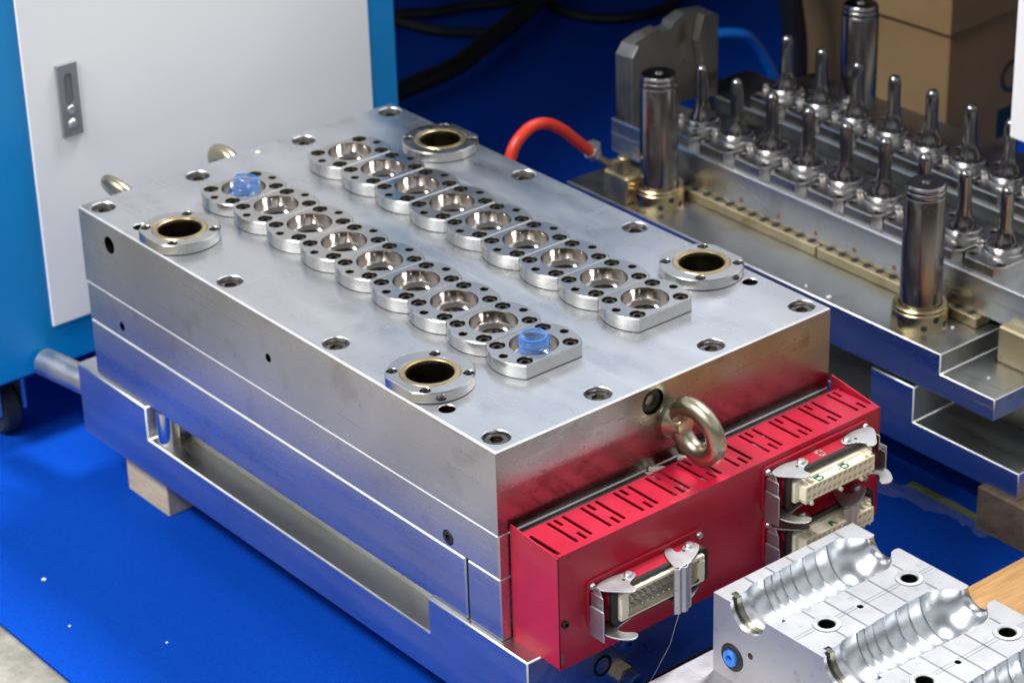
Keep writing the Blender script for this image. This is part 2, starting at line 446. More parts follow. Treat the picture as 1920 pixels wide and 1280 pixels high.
def rrect(x0, x1, y0, y1, r, n=4):
    return arc(x1 - r, y0 + r, r, -pi / 2, 0, n) + arc(x1 - r, y1 - r, r, 0, pi / 2, n) + arc(x0 + r, y1 - r, r, pi / 2, pi, n) + arc(x0 + r, y0 + r, r, pi, 1.5 * pi, n)

def screw_mesh(r, h=6, soc=None, n=20):
    """socket head, top at z=0, hexagon socket"""
    soc = soc or r * 0.52
    mb = MB()
    hexp = [(soc * cos(pi / 3 * i), soc * sin(pi / 3 * i)) for i in range(6)]
    mb.prism([(r * cos(2 * pi * i / n), r * sin(2 * pi * i / n)) for i in range(n)], -h, 0, [poly_hole(hexp, (0, -h * 0.75))], c=r * 0.09, hmi=1)
    return mb

# ================================================================ SETTING
mb = MB().box(-9000, 12000, -9000, 14000, -ZF - 20, -ZF - 4)
tag(obj('concrete_floor', mb, M['concrete']), None, None, kind='structure')
mb = MB().box(-248, 2600, -300, 3400, -ZF - 4, -ZF)
tag(obj('blue_carpet', mb, M['carpet']), None, None, kind='structure')

# ================================================================ THE NEAR MOULD (cavity side)
L = 758.8
mould = thing('cavity_mould', 'large steel injection mould half with two rows of round cavities and a red terminal box', 'mould', (0, 0, -309))
Z0 = 309.0    # local z of plate top: mould empty sits at the bottom of the base
def mo(name, mb, mat, origin=(0, 0, 0), **k): return obj(name, mb, mat, mould, (origin[0], origin[1], origin[2] + Z0), **k)

ROWX = (151.2, 301.6); Y0 = 123.5; PIT = 64.88
BX = (40.4, 408.4); BY = (152.0, 606.4)
cbores = []
ys = (22.7, 283.9, 477.7, L - 22.7)
for x in (19.8, 450 - 19.8):
    for y in ys: cbores.append((x, y))
for x in (148.7, 301.0):
    for y in (22.7, L - 22.7): cbores.append((x, y))
holes = []
for x, y in cbores: holes.append(circ(x, y, [(14.9, 0), (14.2, -0.8), (14.2, -9)], 28))
for x, y in ((19.1, 98.4), (430.2, 100.1), (23.0, 662.0)): holes.append(circ(x, y, [(9.0, 0), (8.4, -0.7), (8.4, -25)], 22))
for x in ROWX:
    for i in range(9): holes.append(circ(x, Y0 + PIT * i, [(27, 0), (27, -30)], 16))
for x in BX:
    for y in BY: holes.append(circ(x, y, [(31.5, 0), (31.5, -88)], 20))
top_out = [(0, 0), (450, 0), (450, L), (0, L)]
mb = MB().prism(top_out, -93, 0, holes, c=1.7, bottom=True)
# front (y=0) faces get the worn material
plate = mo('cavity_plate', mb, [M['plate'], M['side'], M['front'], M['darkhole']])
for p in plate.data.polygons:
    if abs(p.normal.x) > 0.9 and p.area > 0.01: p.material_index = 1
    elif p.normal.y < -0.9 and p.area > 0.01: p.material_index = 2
    c = p.center / K
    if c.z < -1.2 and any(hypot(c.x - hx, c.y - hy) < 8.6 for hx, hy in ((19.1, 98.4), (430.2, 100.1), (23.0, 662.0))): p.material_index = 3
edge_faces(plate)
# side bores: cut real holes
def bore(target, cutters):
    cm = bpy.data.meshes.new('c'); bm = bmesh.new()
    for (x, y, z, r, d, ax) in cutters:
        m = Matrix.Translation((x * K, y * K, z * K)) @ Matrix.Rotation(pi / 2, 4, 'Y' if ax == 'x' else 'X')
        bmesh.ops.create_cone(bm, cap_ends=True, segments=24, radius1=r * K, radius2=r * K, depth=2 * d * K, matrix=m)
    bm.to_mesh(cm); bm.free()
    co = bpy.data.objects.new('c', cm); C.objects.link(co)
    co.matrix_world = Matrix.Translation(target.location if target.parent is None else target.parent.location + target.location)
    md = target.modifiers.new('b', 'BOOLEAN'); md.object = co; md.operation = 'DIFFERENCE'; md.solver = 'EXACT'
    bpy.context.view_layer.update()
    dg = bpy.context.evaluated_depsgraph_get()
    nm = bpy.data.meshes.new_from_object(target.evaluated_get(dg))
    target.modifiers.remove(md); target.data = nm
    nm.materials.append(M['screw']); mi = len(nm.materials) - 1  # dark screw colour on the bore walls paints the shade inside them
    for p in nm.polygons:
        for (x, y, z, r, d, ax) in cutters:
            c = p.center / K
            a, b = ((c.y - y, c.z - z) if ax == 'x' else (c.x - x, c.z - z))
            dep = c.x - x if ax == 'x' else c.y - y
            if hypot(a, b) < r + 0.3 and 0.3 < dep < d + 2 and p.area < 4 * r * d * K * K: p.material_index = mi
    bpy.data.objects.remove(co)
bore(plate, [(0, 696, -27.5, 10.5, 40, 'x'), (0, 383, -49, 5, 30, 'x'), (201, 0, -19.5, 14.2, 6, 'y')])
mo('cap_screw', MB().add([], []).add(*(lambda b: (b.v, b.f))(screw_mesh(13.6, 9)), T=None), M['screw'], (201, 3, -19.5)).rotation_euler = (pi / 2, 0, 0)

bs = screw_mesh(12.6, 9, 7.2, 24)
sc0 = None
for x, y in cbores:
    if sc0 is None: sc0 = mo('cap_screw', bs, [M['cbore'], M['darkhole']], (x, y, -2.6)); o = sc0
    else: o = sc0.copy(); C.objects.link(o); place(o, mould, (x, y, -4.6 + Z0))
    o.rotation_euler = (0, 0, random.uniform(0, 1))

mid = mo('middle_plate', MB().box(0.2, 449.8, 0.2, L - 0.2, -143.5, -93.6, c=1.7), [M['side']], )
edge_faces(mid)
bore(mid, [(0, 686.6, -127.6, 5.5, 25, 'x'), (0, 80.6, -131.5, 8.6, 25, 'x')])
o = mo('plug', MB().rev([(0, 0), (3.2, 0), (3.2, 3), (7.2, 3), (8.0, 2.2), (8.0, -5), (0, -5)], 20), M['rubber'], (2.6, 80.6, -131.5)); o.rotation_euler = (0, -pi / 2, 0)
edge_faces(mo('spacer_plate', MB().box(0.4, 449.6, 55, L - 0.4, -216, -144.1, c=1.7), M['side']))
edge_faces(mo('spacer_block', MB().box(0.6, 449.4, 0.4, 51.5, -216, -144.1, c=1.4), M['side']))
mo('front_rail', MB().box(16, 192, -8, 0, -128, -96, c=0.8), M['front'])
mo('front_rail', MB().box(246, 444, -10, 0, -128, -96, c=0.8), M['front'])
# base plate with a long clamping notch in its left face
YZX = Matrix(((0, 0, 1, 0), (1, 0, 0, 0), (0, 1, 0, 0), (0, 0, 0, 1)))
def ext(outl, x0, x1): return MB().prism(outl, x0, x1, T=YZX)
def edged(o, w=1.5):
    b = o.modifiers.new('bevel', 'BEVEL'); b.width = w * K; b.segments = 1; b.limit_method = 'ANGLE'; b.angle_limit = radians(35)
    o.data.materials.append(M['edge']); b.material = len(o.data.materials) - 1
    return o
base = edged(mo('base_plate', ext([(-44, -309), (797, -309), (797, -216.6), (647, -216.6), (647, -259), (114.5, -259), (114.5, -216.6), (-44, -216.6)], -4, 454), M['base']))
mo('base_core', MB().box(34, 416, 113.5, 648, -258.9, -216.8), M['aged'])
mo('locating_pin', MB().cyl(14, -260, -217, 24), M['polish'], (14, 628, 0))
rod = mo('ejector_rod', MB().cyl(17.5, 0, 112, 32, c=5), M['zinc'], (20, 786, -256)); rod.rotation_euler = (-pi / 2, 0, radians(9))

# cavity inserts
def insert_obj():
    R, hf = 48.5, 32.0
    a = math.asin(hf / R)
    out = arc(0, 0, R, -a, a, 14) + arc(0, 0, R, pi - a, pi + a, 14)
    hs = []
    hs.append(circ(0, 0, [(25.6, 15.5), (24.6, 14.6), (24.4, 3.5), (23.6, 1.5), (18.5, 0.6), (15.6, -0.2), (15.4, -9), (14.6, -9.4), (13.5, -24), (3, -25)], 40))
    sp = [(sx * 30, sy * 21.8) for sx in (-1, 1) for sy in (-1, 1)]
    for x, y in sp: hs.append(circ(x, y, [(8.5, 15.5), (7.9, 14.9), (7.9, 9)], 20))
    for x in (-40, 40): hs.append(circ(x, 0, [(4.9, 15.5), (4.5, 15.1), (4.5, 8)], 14))
    mb = MB().prism(out, 0.7, 15.5, hs, c=0.9, bottom=False, hmi=2)
    o = mo('cavity_insert', mb, [M['insert'], M['polish'], M['darkhole']], (ROWX[0], Y0, 0))
    for p in o.data.polygons:
        c = p.center
        if hypot(c.x, c.y) < 0.0247 and c.z < 0.0152 and hypot(c.x, c.y) > 0.001: p.material_index = 1
    sm = screw_mesh(6.9, 5, 3.7, 18)
    s0 = None
    for x, y in sp:
        if s0 is None: s0 = obj('cap_screw', sm, [M['screw'], M['darkhole']], o, (x, y, 13.6)); q = s0
        else: q = s0.copy(); C.objects.link(q); place(q, o, (x, y, 13.6))
        q.rotation_euler = (0, 0, random.uniform(0, 1)); kids(o, q)
    for x in (-40, 40):
        q = obj('dowel_pin', MB().rev([(0, -1.2), (1.6, -1.2), (1.6, 0), (3.2, 0), (3.6, -.5), (3.6, -5)], 14), M['cbore'], o, (x, 0, 12.2)); kids(o, q)
    return o
ins = insert_obj()
for r, x in enumerate(ROWX):
    for i in range(9):
        if r == 0 and i == 0: continue
        q = dup(ins, mould, (x, Y0 + PIT * i, Z0))
        # every insert has its screws turned differently
# guide bushings
def bushing():
    R = 45.4; a = math.asin(21.7 / R)
    out = arc(0, 0, R, -pi + a, pi - a, 44)
    hs = [circ(0, 0, [(31.6, 12), (31.0, 11.5), (31.0, 0.7)], 40)]
    sp = [(27.3 * sx, 27.3 * sy) for sx in (-1, 1) for sy in (-1, 1)]
    # bottom hidden by plate
    for x, y in sp: hs.append(circ(x, y, [(6.2, 12), (5.7, 11.5), (5.7, 0.7)], 16))
    mb = MB().prism(out, 0.7, 12, hs, c=1.0, through=True)
    o = mo('guide_bushing', mb, M['insert'], (BX[0], BY[0], 0.1))
    q = obj('bronze_sleeve', MB().rev([(30.9, 0), (30.9, 11.6), (30.3, 12.4), (25.8, 12.4), (24.6, 11.4), (24.4, 8)], 40), M['bronze'], o); kids(o, q)
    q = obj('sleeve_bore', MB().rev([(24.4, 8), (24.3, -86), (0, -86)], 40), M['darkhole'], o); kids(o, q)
    sm = screw_mesh(4.9, 5, 2.6, 16); s0 = None
    for x, y in sp:
        if s0 is None: s0 = obj('cap_screw', sm, [M['screw'], M['darkhole']], o, (x, y, 9.8)); q = s0
        else: q = s0.copy(); C.objects.link(q); place(q, o, (x, y, 9.8))
        kids(o, q)
    return o
bu = bushing()
for i, x in enumerate(BX):
    for j, y in enumerate(BY):
        if i == 0 and j == 0: continue
        q = dup(bu, mould, (x, y, Z0 + 0.1))
        if i == 1: q.rotation_euler = (0, 0, pi)

# eye bolts
def eye_bolt(x, y, z, yaw, s=1.0, roll=0):
    mb = MB()
    n, m = 40, 16; Rm, rt = 29.5 * s, 11.4 * s
    vs = []; fs = []
    for i in range(n):
        a = 2 * pi * i / n
        rr = rt * (1 + 0.10 * max(0, cos(a)))
        for k in range(m):
            b = 2 * pi * k / m
            vs.append(((0 + rr * 0.92 * sin(b)), -(Rm + 9.5 * s) + (Rm + rr * cos(b)) * cos(a), (Rm + rr * cos(b)) * sin(a)))
    for i in range(n):
        for k in range(m): fs.append((i * m + k, ((i + 1) % n) * m + k, ((i + 1) % n) * m + (k + 1) % m, i * m + (k + 1) % m))
    mb.add(vs, fs)
    mb.rev([(0, 0), (21 * s, 0), (21.5 * s, 1.5), (21 * s, 6 * s), (17 * s, 10 * s), (12.5 * s, 15 * s), (11 * s, 22 * s), (0, 24 * s)], 32, T=RX(pi / 2))
    o = mo('eye_bolt', mb, M['eye'], (x, y, z)); o.rotation_euler = (0, roll, yaw)
    return o
eye_bolt(227, -0.1, -48, 0, 0.94, radians(-9))
eye_bolt(80, L + 0.1, -22, pi, 0.82, radians(36))
eye_bolt(230, L + 0.1, -38, pi, 0.92, radians(16))

# red terminal box ------------------------------------------------
box = mo('terminal_box', MB().box(14, 453.5, -72, -70.5, -219.5, -91.2, c=0.4), M['red'], (0, 0, 0))
def bo(name, mb, mat, origin=(0, 0, 0), **k): return obj(name, mb, mat, box, origin, **k)
bo('end_panel', MB().box(13.6, 15.2, -72, -1.5, -217, -91.0).add([(13.6, -1.5, -91), (13.6, -72, -91), (13.6, -1.5, -84.5), (15.2, -1.5, -91), (15.2, -72, -91), (15.2, -1.5, -84.5)], [(0, 2, 1), (3, 4, 5), (0, 3, 5, 2), (2, 5, 4, 1)]), M['red'])
bo('end_panel', MB().box(452.6, 454.2, -72, -1.5, -219.5, -90.8).add([(452.6, -1.5, -91), (452.6, -72, -91), (452.6, -1.5, -80), (454.2, -1.5, -91), (454.2, -72, -91), (454.2, -1.5, -80)], [(0, 2, 1), (3, 4, 5), (0, 3, 5, 2), (2, 5, 4, 1)]), M['red'])
bo('bottom_panel', MB().box(15.4, 452.4, -70.4, -1.5, -219.5, -218), M['red'])
sl = []
def slot(x, ya, yb, w=3.4): sl.append(poly_hole([(x - w / 2, ya), (x + w / 2, ya), (x + w / 2, yb), (x - w / 2, yb)], (-89.8, -91.2)))
sl.append(poly_hole([(17.2, -68), (22.2, -68), (22.2, -24), (17.2, -24)], (-89.8, -91.2)))
for k in range(10):
    x = 48 + k * 42.6
    slot(x, -62, -17, 4.2); slot(x + 8.4, -30, -17, 4.2); slot(x + 10.4, -63, -49, 4.2); slot(x + 19, -61, -17, 4.2)
mbt = MB().prism([(15.4, -72), (452.4, -72), (452.4, -14), (15.4, -14)], -91.2, -89.8, sl, through=True)
bo('slotted_lid', mbt, M['red'])
s = bo('panel_screw', screw_mesh(4.3, 3, 2.2, 14), [M['screw'], M['darkhole']], (21.5, -74.6, -168)); s.rotation_euler = (pi / 2, 0, 0)
bo('marking', MB().box(16.6, 19.2, -72.25, -72.02, -213, -202), M['green'])
# ceramic wires peeping out behind the lid
for x, z, dx in ((196, -95, 14), (203, -97, 16), (244, -93, 14), (190, -99, 10), (235, -97, 12)):
    mo('lead_wire', MB().tube([(x, -1, z), (x + 3, -9, z + 2), (x + dx, -24, z - 3), (x + dx + 3, -40, z - 16)], 3.4, 8), M['ceramic'])
for x in (205, 240, 300, 330):
    mo('lead_wire', MB().tube([(x, -24, -97), (x + 20, -45, -100), (x + 34, -62, -104)], 3.0, 8), M['ceramic'])

# connectors ------------------------------------------------------
def ear(pts, z, t=1.6):
    area = sum(pts[i][0] * pts[(i + 1) % len(pts)][1] - pts[(i + 1) % len(pts)][0] * pts[i][1] for i in range(len(pts)))
    if area < 0: pts = pts[::-1]
    return MB().prism(pts, z, z + t, c=0)
def smooth_poly(pts, it=2):
    for _ in range(it):
        q = []
        for i in range(len(pts)):
            a, b = pts[i], pts[(i + 1) % len(pts)]
            q += [(a[0] * .75 + b[0] * .25, a[1] * .75 + b[1] * .25), (a[0] * .25 + b[0] * .75, a[1] * .25 + b[1] * .75)]
        pts = q
    return pts
EAR = smooth_poly([(-33, -7), (-25, -10), (-26, -18), (-39, -22), (-43, -27), (-41, -36), (-50, -39), (-60, -28), (-70, -17), (-72, -8), (-62, -4), (-46, -3)])
BEAR = smooth_poly([(-33, -7), (-25, -10), (-27, -20), (-50, -23), (-62, -28), (-58, -38), (-52, -41), (-50, -48), (-60, -52), (-70, -44), (-77, -28), (-73, -8)])
CEAR = smooth_poly([(44, -7), (54, -9), (57, -17), (49, -25), (28, -36), (9, -36), (13, -20), (20, -5), (27, -1.5), (32, -4), (29, -14), (36, -15)])
def connector(cx, cz, kind, rlever, marks):
    o = mo('connector', MB().prism(rrect(-76, 76, -27, 27, 6), 0, 2.6, c=0.6, T=RX(pi / 2)), M['redd'], (cx, -72.1, cz))
    def c(name, mb, mat, origin=(0, 0, 0), **k): return obj(name, mb, mat, o, origin, **k)
    outer = rrect(-63, 63, -20, 20, 7); inner = rrect(-58.5, 58.5, -17, 17, 4)
    mb = MB().prism(outer, 2.4, 20, [[[(x, y, z) for x, y in inner] for z in (20, 2.5)]], c=0.8, T=RX(pi / 2), through=True)
    c('housing_shell', mb, M['redd'])
    o2 = rrect(-63.4, 63.4, -20.4, 20.4, 7); i2 = rrect(-56.4, 56.4, -16.4, 16.4, 4)
    c('gasket', MB().prism(o2, 18.6, 23.4, [[[(x, y, z) for x, y in i2] for z in (23.4, 18.6)]], c=0.9, T=RX(pi / 2), through=True), M['rubber'])
    F = RX(pi / 2)
    if kind == 'male':
        ob = rrect(-55.4, 55.4, -15.8, 15.6, 2); ib = rrect(-46, 47.5, -13.4, 12.0, 1)
        mb = MB().prism(ob, 3, 27, [[[(x, y, z) for x, y in ib] for z in (24, 14)]], c=0.8, T=F)
        for s_ in (-1, 1):
            mb.box(s_ * 50 - 4.5, s_ * 50 + 4.5, -9, 9, 24, 27.5, T=F)
            for k in range(-3, 4): mb.box(k * 13 - 1.4, k * 13 + 1.4, s_ * 15.4, s_ * 16.4, 12, 23.5, T=F)
        c('contact_block', mb, M['cream'])
        p0 = None
        for i in range(12):
            for z in (-7.6, 2.2):
                x = -40 + i * 7.3
                if p0 is None:
                    p0 = c('contact_pin', MB().rev([(0, 12), (1.0, 12), (1.8, 10.5), (1.8, 0)], 10, T=RX(pi / 2)), M['zinc'], (x, -13, z))
                else:
                    q = p0.copy(); C.objects.link(q); place(q, o, (x, -13, z))
    else:
        hs = []
        for i in range(13):
            for r, z in enumerate((-4.4, 4.4)):
                hs.append(circ(-44.5 + i * 7.3, z, [(2.7, 37), (2.4, 36.4), (2.0, 31)], 12))
        mb = MB().prism(rrect(-50, 50, -9.3, 9.3, 2), 5, 37, hs, c=0.8, T=F)
        mb.prism(rrect(-56, 56, -12.5, 12.5, 3), 3, 27, c=1, T=F)
        for x in (-46, -38, 0, 38, 46):
            for s_ in (-1, 1): mb.box(x - 1.3, x + 1.3, s_ * 9.0, s_ * 12.4, 26, 35, T=F)
        for x in (-42, 0, 30): mb.cyl(2.2, 26, 39, 10, cx=x, cy=-11.5, T=F)
        c('contact_block', mb, M['cream'])
    # levers
    lv = ear(EAR, 20.6); lv.add(*(lambda b: (b.v, b.f))(ear(BEAR, -22.2)))
    lv.add([(-69.5, -14, 21), (-71.2, -14, 21), (-69.5, -6, 21), (-71.2, -6, 21), (-70, -18, 14), (-72, -18, 14), (-70, -5, 14), (-72, -5, 14)], [(0, 1, 3, 2), (0, 4, 5, 1), (2, 3, 7, 6), (1, 5, 7, 3), (0, 2, 6, 4), (4, 6, 7, 5)])
    lv.box(-73.6, -72, -21, -4.5, -2, 16); lv.box(-78.0, -76.4, -27, -7, -30, 4); lv.add([(-73.6, -21, 2), (-73.6, -5, 2), (-72, -5, 2), (-72, -21, 2), (-78, -27, -4), (-78, -7, -4), (-76.4, -7, -4), (-76.4, -27, -4)], [(0, 1, 5, 4), (2, 3, 7, 6), (1, 2, 6, 5), (0, 4, 7, 3)])
    c('locking_lever', lv, M['zinc'], bev=0.4)
    if rlever == 'open':
        rm = MB(); Fm = Matrix.Scale(-1, 4, (1, 0, 0)); rm.add(lv.v, lv.f, T=Fm)
        c('locking_lever', rm, M['zinc'], bev=0.4)
        piv = [(-33, -13), (33, -13)]
    else:
        rm = ear(CEAR, 20.6); rm.add(*(lambda b: (b.v, b.f))(ear(CEAR, -22.2)))
        # bent strap across the opening, with two stiffening folds
        pr = [(7, -35.5), (11, -38.5), (15.5, -36.8), (18, -39.6), (21, -39.6), (24, -36.8), (30, -35)]
        pr2 = [(x, y + 1.5) for x, y in pr[::-1]]
        rm.prism((pr + pr2), -30, 22, c=0)
        c('locking_lever', rm, M['zinc'], bev=0.3)
        piv = [(-33, -13), (47, -13)]
    for x, y in piv:
        c('rivet', MB().rev([(0, 3.4), (3.4, 3.2), (4.4, 2.0), (4.6, 0)], 16), M['zinc'], (x, y, 22))
        c('rivet', MB().rev([(0, -3.4), (3.4, -3.2), (4.4, -2.0), (4.6, 0)], 16), M['zinc'], (x, y, -22))
        c('rivet_hole', MB().rev([(0, 0.25), (1.7, 0.25), (1.8, 0)], 10), M['graphite'], (x - 9 if x < 0 else x - 10 if rlever != 'open' else x + 9, y - 3, 22.2))
    for x, z in ((-70, 20), (70, 20), (-70, -20), (70, -20)):
        s = c('flange_screw', MB().rev([(0, 2.2), (1.2, 2.4), (1.4, 3.2), (3.2, 2.6), (3.9, 0)], 14, T=RX(pi / 2)), M['zinc'], (x, -2.6, z))
    # hand-written marks: little strokes on top of the block
    for strokes, mx_, my_, sc_, mt, face in marks:
        mb = MB()
        for st in strokes:
            for a, b in zip(st, st[1:]):
                ax_, ay_ = mx_ + a[0] * sc_, my_ + a[1] * sc_; bx_, by_ = mx_ + b[0] * sc_, my_ + b[1] * sc_
                d = Vector((bx_ - ax_, by_ - ay_)); n_ = Vector((-d.y, d.x)).normalized() * 1.05; e_ = d.normalized() * 0.5
                mb.prism([(ax_ - e_.x - n_.x, ay_ - e_.y - n_.y), (bx_ + e_.x - n_.x, by_ + e_.y - n_.y), (bx_ + e_.x + n_.x, by_ + e_.y + n_.y), (ax_ - e_.x + n_.x, ay_ - e_.y + n_.y)][::1], face, face + 0.2)
        c('marking', mb, mt)
    return o
LB = [[(0, 0), (0, 2), (0.9, 1.9), (1.1, 1.5), (0.9, 1.1), (0, 1)], [(0, 1), (1.0, 0.95), (1.3, 0.5), (1.0, 0.05), (0, 0)]]
LA = [[(0, 0), (0.7, 2), (1.4, 0)], [(0.3, 0.8), (1.1, 0.8)]]
LD = [[(0, 0), (0.5, 0.6)]]
connector(125, -158, 'male', 'closed', [(LD, -34, -24.5, 3.5, M['green'], 13.6), (LD, 41, -24.5, 3.5, M['green'], 13.6)])
def turn(strokes): return [[(1.2 - y * 0.6, x * 1.6) for x, y in st] for st in strokes]
connector(359, -123, 'female', 'open', [(LB, -30, -35.5, 6.4, M['green'], 9.35), (LB, 6, -35.5, 6.4, M['green'], 9.35), ([[(x, 2 - y) for x, y in s_] for s_ in LB], -6, -15.5, 5.4, M['scratch'], 20.02)])
connector(361, -185.5, 'female', 'closed', [(LA, -10, -35, 5.2, M['green'], 9.35)])

# water fittings on the base front
for x, z, m_ in ((108, -232, 'brass'), (118, -283, 'brass')):
    f = mo('water_fitting', MB().rev([(0, 0), (11, 0), (11, 9), (8, 9), (8, 14)], 6, T=RX(pi / 2)), M['brass'], (x, -44.2, z))
    obj('push_ring', MB().rev([(3, 24), (7.5, 24), (9.5, 22), (9.5, 12), (8, 12), (8, 10)], 20, T=RX(pi / 2)).rev([(0, 16), (3, 16), (3, 24)], 16, T=RX(pi / 2)), M['darkblue'], f)
for x, z in ((92, -262), (205, -235)):
    mo('threaded_port', MB().rev([(12, 0), (12, 1.2), (9, 1.2), (8.5, -1), (0, -1)], 24, T=RX(pi / 2)), [M['screw']], (x, -44.3, z))
mo('loose_thread', MB().tube([(150, -98, -178), (147, -97, -200), (140, -92, -235), (128, -86, -262), (118, -80, -285)], 0.22, 5), M['white'])

# ================================================================ blue plastic neck rings
def neck(x, y, z, label, rot):
    prof = [(12.2, 2), (12.4, 25.5), (12.9, 26.6), (13.8, 26.6), (14.2, 25.6), (14.1, 19), (15.2, 18.2), (15.2, 17), (14.2, 16.2), (14.2, 13), (15.3, 12.2), (15.3, 11), (14.3, 10.2), (14.3, 6), (16.4, 5), (16.6, 3.4), (15.6, 1.2), (13.4, 0), (12.2, 2)]
    t = thing('neck_ring', label, 'plastic ring', (x, y, z), 'clear blue plastic neck rings lying in the cavities')
    t.rotation_euler = rot
    obj('ring_wall', MB().rev(prof, 48), M['clear'], t)
    obj('rim', MB().rev([(12.0, 26.2), (12.6, 26.9), (13.9, 26.9), (14.4, 26.0), (14.2, 25.2), (12.2, 25.2), (12.0, 26.2)], 48), M['clearedge'], t)
    obj('support_ledge', MB().rev([(16.8, 4.4), (16.8, 3.6), (14.2, 3.4), (14.2, 4.6), (16.8, 4.4)], 48), M['clearedge'], t)
    for k in range(3):
        pts = [(14.7 * cos(a), 14.7 * sin(a), 9 + k * 4.4 + 2.0 * a / (2 * pi)) for a in [2 * pi * i / 40 + k for i in range(34)]]
        obj('thread', MB().tube(pts, 0.55, 6), M['clearedge'], t)
    return t
neck(ROWX[0], Y0, -0.5, 'clear blue threaded plastic ring standing in the nearest cavity of the front row', (radians(2), radians(-2), 0))
neck(ROWX[0], Y0 + 8 * PIT, 0.3, 'clear blue plastic ring tilted in the farthest cavity of the front row', (radians(8), radians(10), 0.6))

# small chips lying on the near mould
for x, y, s_, lab in ((256, 390, 2.4, 'tiny pale resin chip on the mould top between the two cavity rows'), (238, 742, 3.2, 'tiny yellowish resin chip beside the far blue ring'), ):
    mb = MB(); bm = bmesh.new(); bmesh.ops.create_icosphere(bm, subdivisions=1, radius=s_)
    mb.add([Vector((v.co.x, v.co.y, v.co.z * 0.5)) for v in bm.verts], [[v.index for v in f.verts] for f in bm.faces]); bm.free()
    tag(obj('resin_chip', mb, M['cream'], None, (x, y, s_ * 0.45)), lab, 'chip')

# ================================================================ THE FAR MOULD (core side)
core = thing('core_mould', 'steel core side mould with two rows of upright polished pins and guide pillars', 'mould', (711, -51, -318))
def co(name, mb, mat, origin=(0, 0, 0), **k):
    return obj(name, mb, mat, core, (origin[0] - 711, origin[1] + 51, origin[2] + 318), **k)
mb = MB()
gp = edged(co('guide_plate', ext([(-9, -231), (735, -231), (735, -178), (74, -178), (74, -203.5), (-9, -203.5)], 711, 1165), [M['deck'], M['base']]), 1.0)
for p in gp.data.polygons:
    if abs(p.normal.x) > 0.9: p.material_index = 1

co('support_block', MB().box(800, 1100, 52, 700, -245.8, -231.5), M['olive'])
co('support_block', MB().box(792, 1150, -30, 50, -245, -231.5, c=1), M['olive'])
co('support_block', MB().box(790, 1120, 10, 700, -282, -246), M['olive'])
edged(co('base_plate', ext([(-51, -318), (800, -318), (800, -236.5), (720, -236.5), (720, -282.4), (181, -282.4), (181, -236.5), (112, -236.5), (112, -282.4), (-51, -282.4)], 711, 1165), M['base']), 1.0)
# wear strips of brass with graphite plugs
for (ya, yb) in ((90, 350), (353, 640)):
    st_ = co('wear_strip', MB().box(787, 813, ya, yb, -177.6, -164, c=1.2), M['brass'])
    k = ya + 14
    while k < yb - 8:
        obj('graphite_plug', MB().rev([(0, 0.5), (4.8, 0.4), (5.0, -2)], 12), M['graphite'], st_, (794.5, k, -164)); k += 21
# fix: plugs are parented to the strip, whose origin is the mould origin
ROW2 = (846.6, 999.5); CY0 = 103.8; CP = 64.6
for x in ROW2:
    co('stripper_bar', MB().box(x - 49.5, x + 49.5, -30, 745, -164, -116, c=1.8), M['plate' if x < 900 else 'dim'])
co('rear_rail', MB().box(1060, 1130, 20, 700, -177.5, -130, c=1.5), M['dim'])
co('centre_rail', MB().box(903, 940, -20, 740, -177.5, -140, c=1.5), M['dim'])
for i in range(10):
    y = 90 + i * 66
    s = co('rusty_bore', MB().rev([(0, 0.3), (3.2, 0.3), (3.6, -.5)], 12), M['rust'], (797.0, y + 8, -152)); s.rotation_euler = (0, -pi / 2, 0)

def core_insert():
    out = [(-33, -30.5), (33, -30.5), (44, -22), (44, 22), (33, 30.5), (-33, 30.5), (-44, 22), (-44, -22)]
    hs = [circ(sx * 31, sy * 21, [(6.2, 15), (5.8, 14.6), (5.8, 6)], 14) for sx in (-1, 1) for sy in (-1, 1)]
    o = co('core_insert', MB().prism(out, 0, 15, hs, c=1.2, bottom=False), M['seat'], (ROW2[0], CY0, -116))
    q = obj('seat_ring', MB().rev([(24.5, 14.8), (24.3, 17.2), (23, 18.2), (20.2, 18.4), (20.2, 20), (21.6, 20.4), (22, 24.2), (21.2, 25.2), (17.6, 25.4), (16.6, 23), (0, 22.5)], 36), M['insert'], o); kids(o, q)
    q = obj('core_pin', MB().rev([(15.4, 22), (15.0, 26), (13.4, 31), (10.9, 37), (9.4, 43), (8.7, 50), (8.3, 66), (8.1, 88), (7.4, 93), (5.6, 96.3), (3.0, 97.8), (0, 98.2)], 28), M['pin'], o); kids(o, q)
    for sx in (-1, 1):
        for sy in (-1, 1):
            q = obj('cap_screw', screw_mesh(5.3, 5, 2.7, 14), [M['cbore'], M['darkhole']], o, (sx * 31, sy * 21, 13.6)); kids(o, q)
    q = obj('stop_button', MB().rev([(0, 11), (4.2, 9), (5.2, 8), (5.2, 0)], 16), M['polish'], o, (-12, 26, 14.8)); kids(o, q)
    return o
ci = core_insert()
for r, x in enumerate(ROW2):
    for i in range(9):
        if r == 0 and i == 0: continue
        dup(ci, core, (x - 711, CY0 + CP * i + 51, 318 - 116))

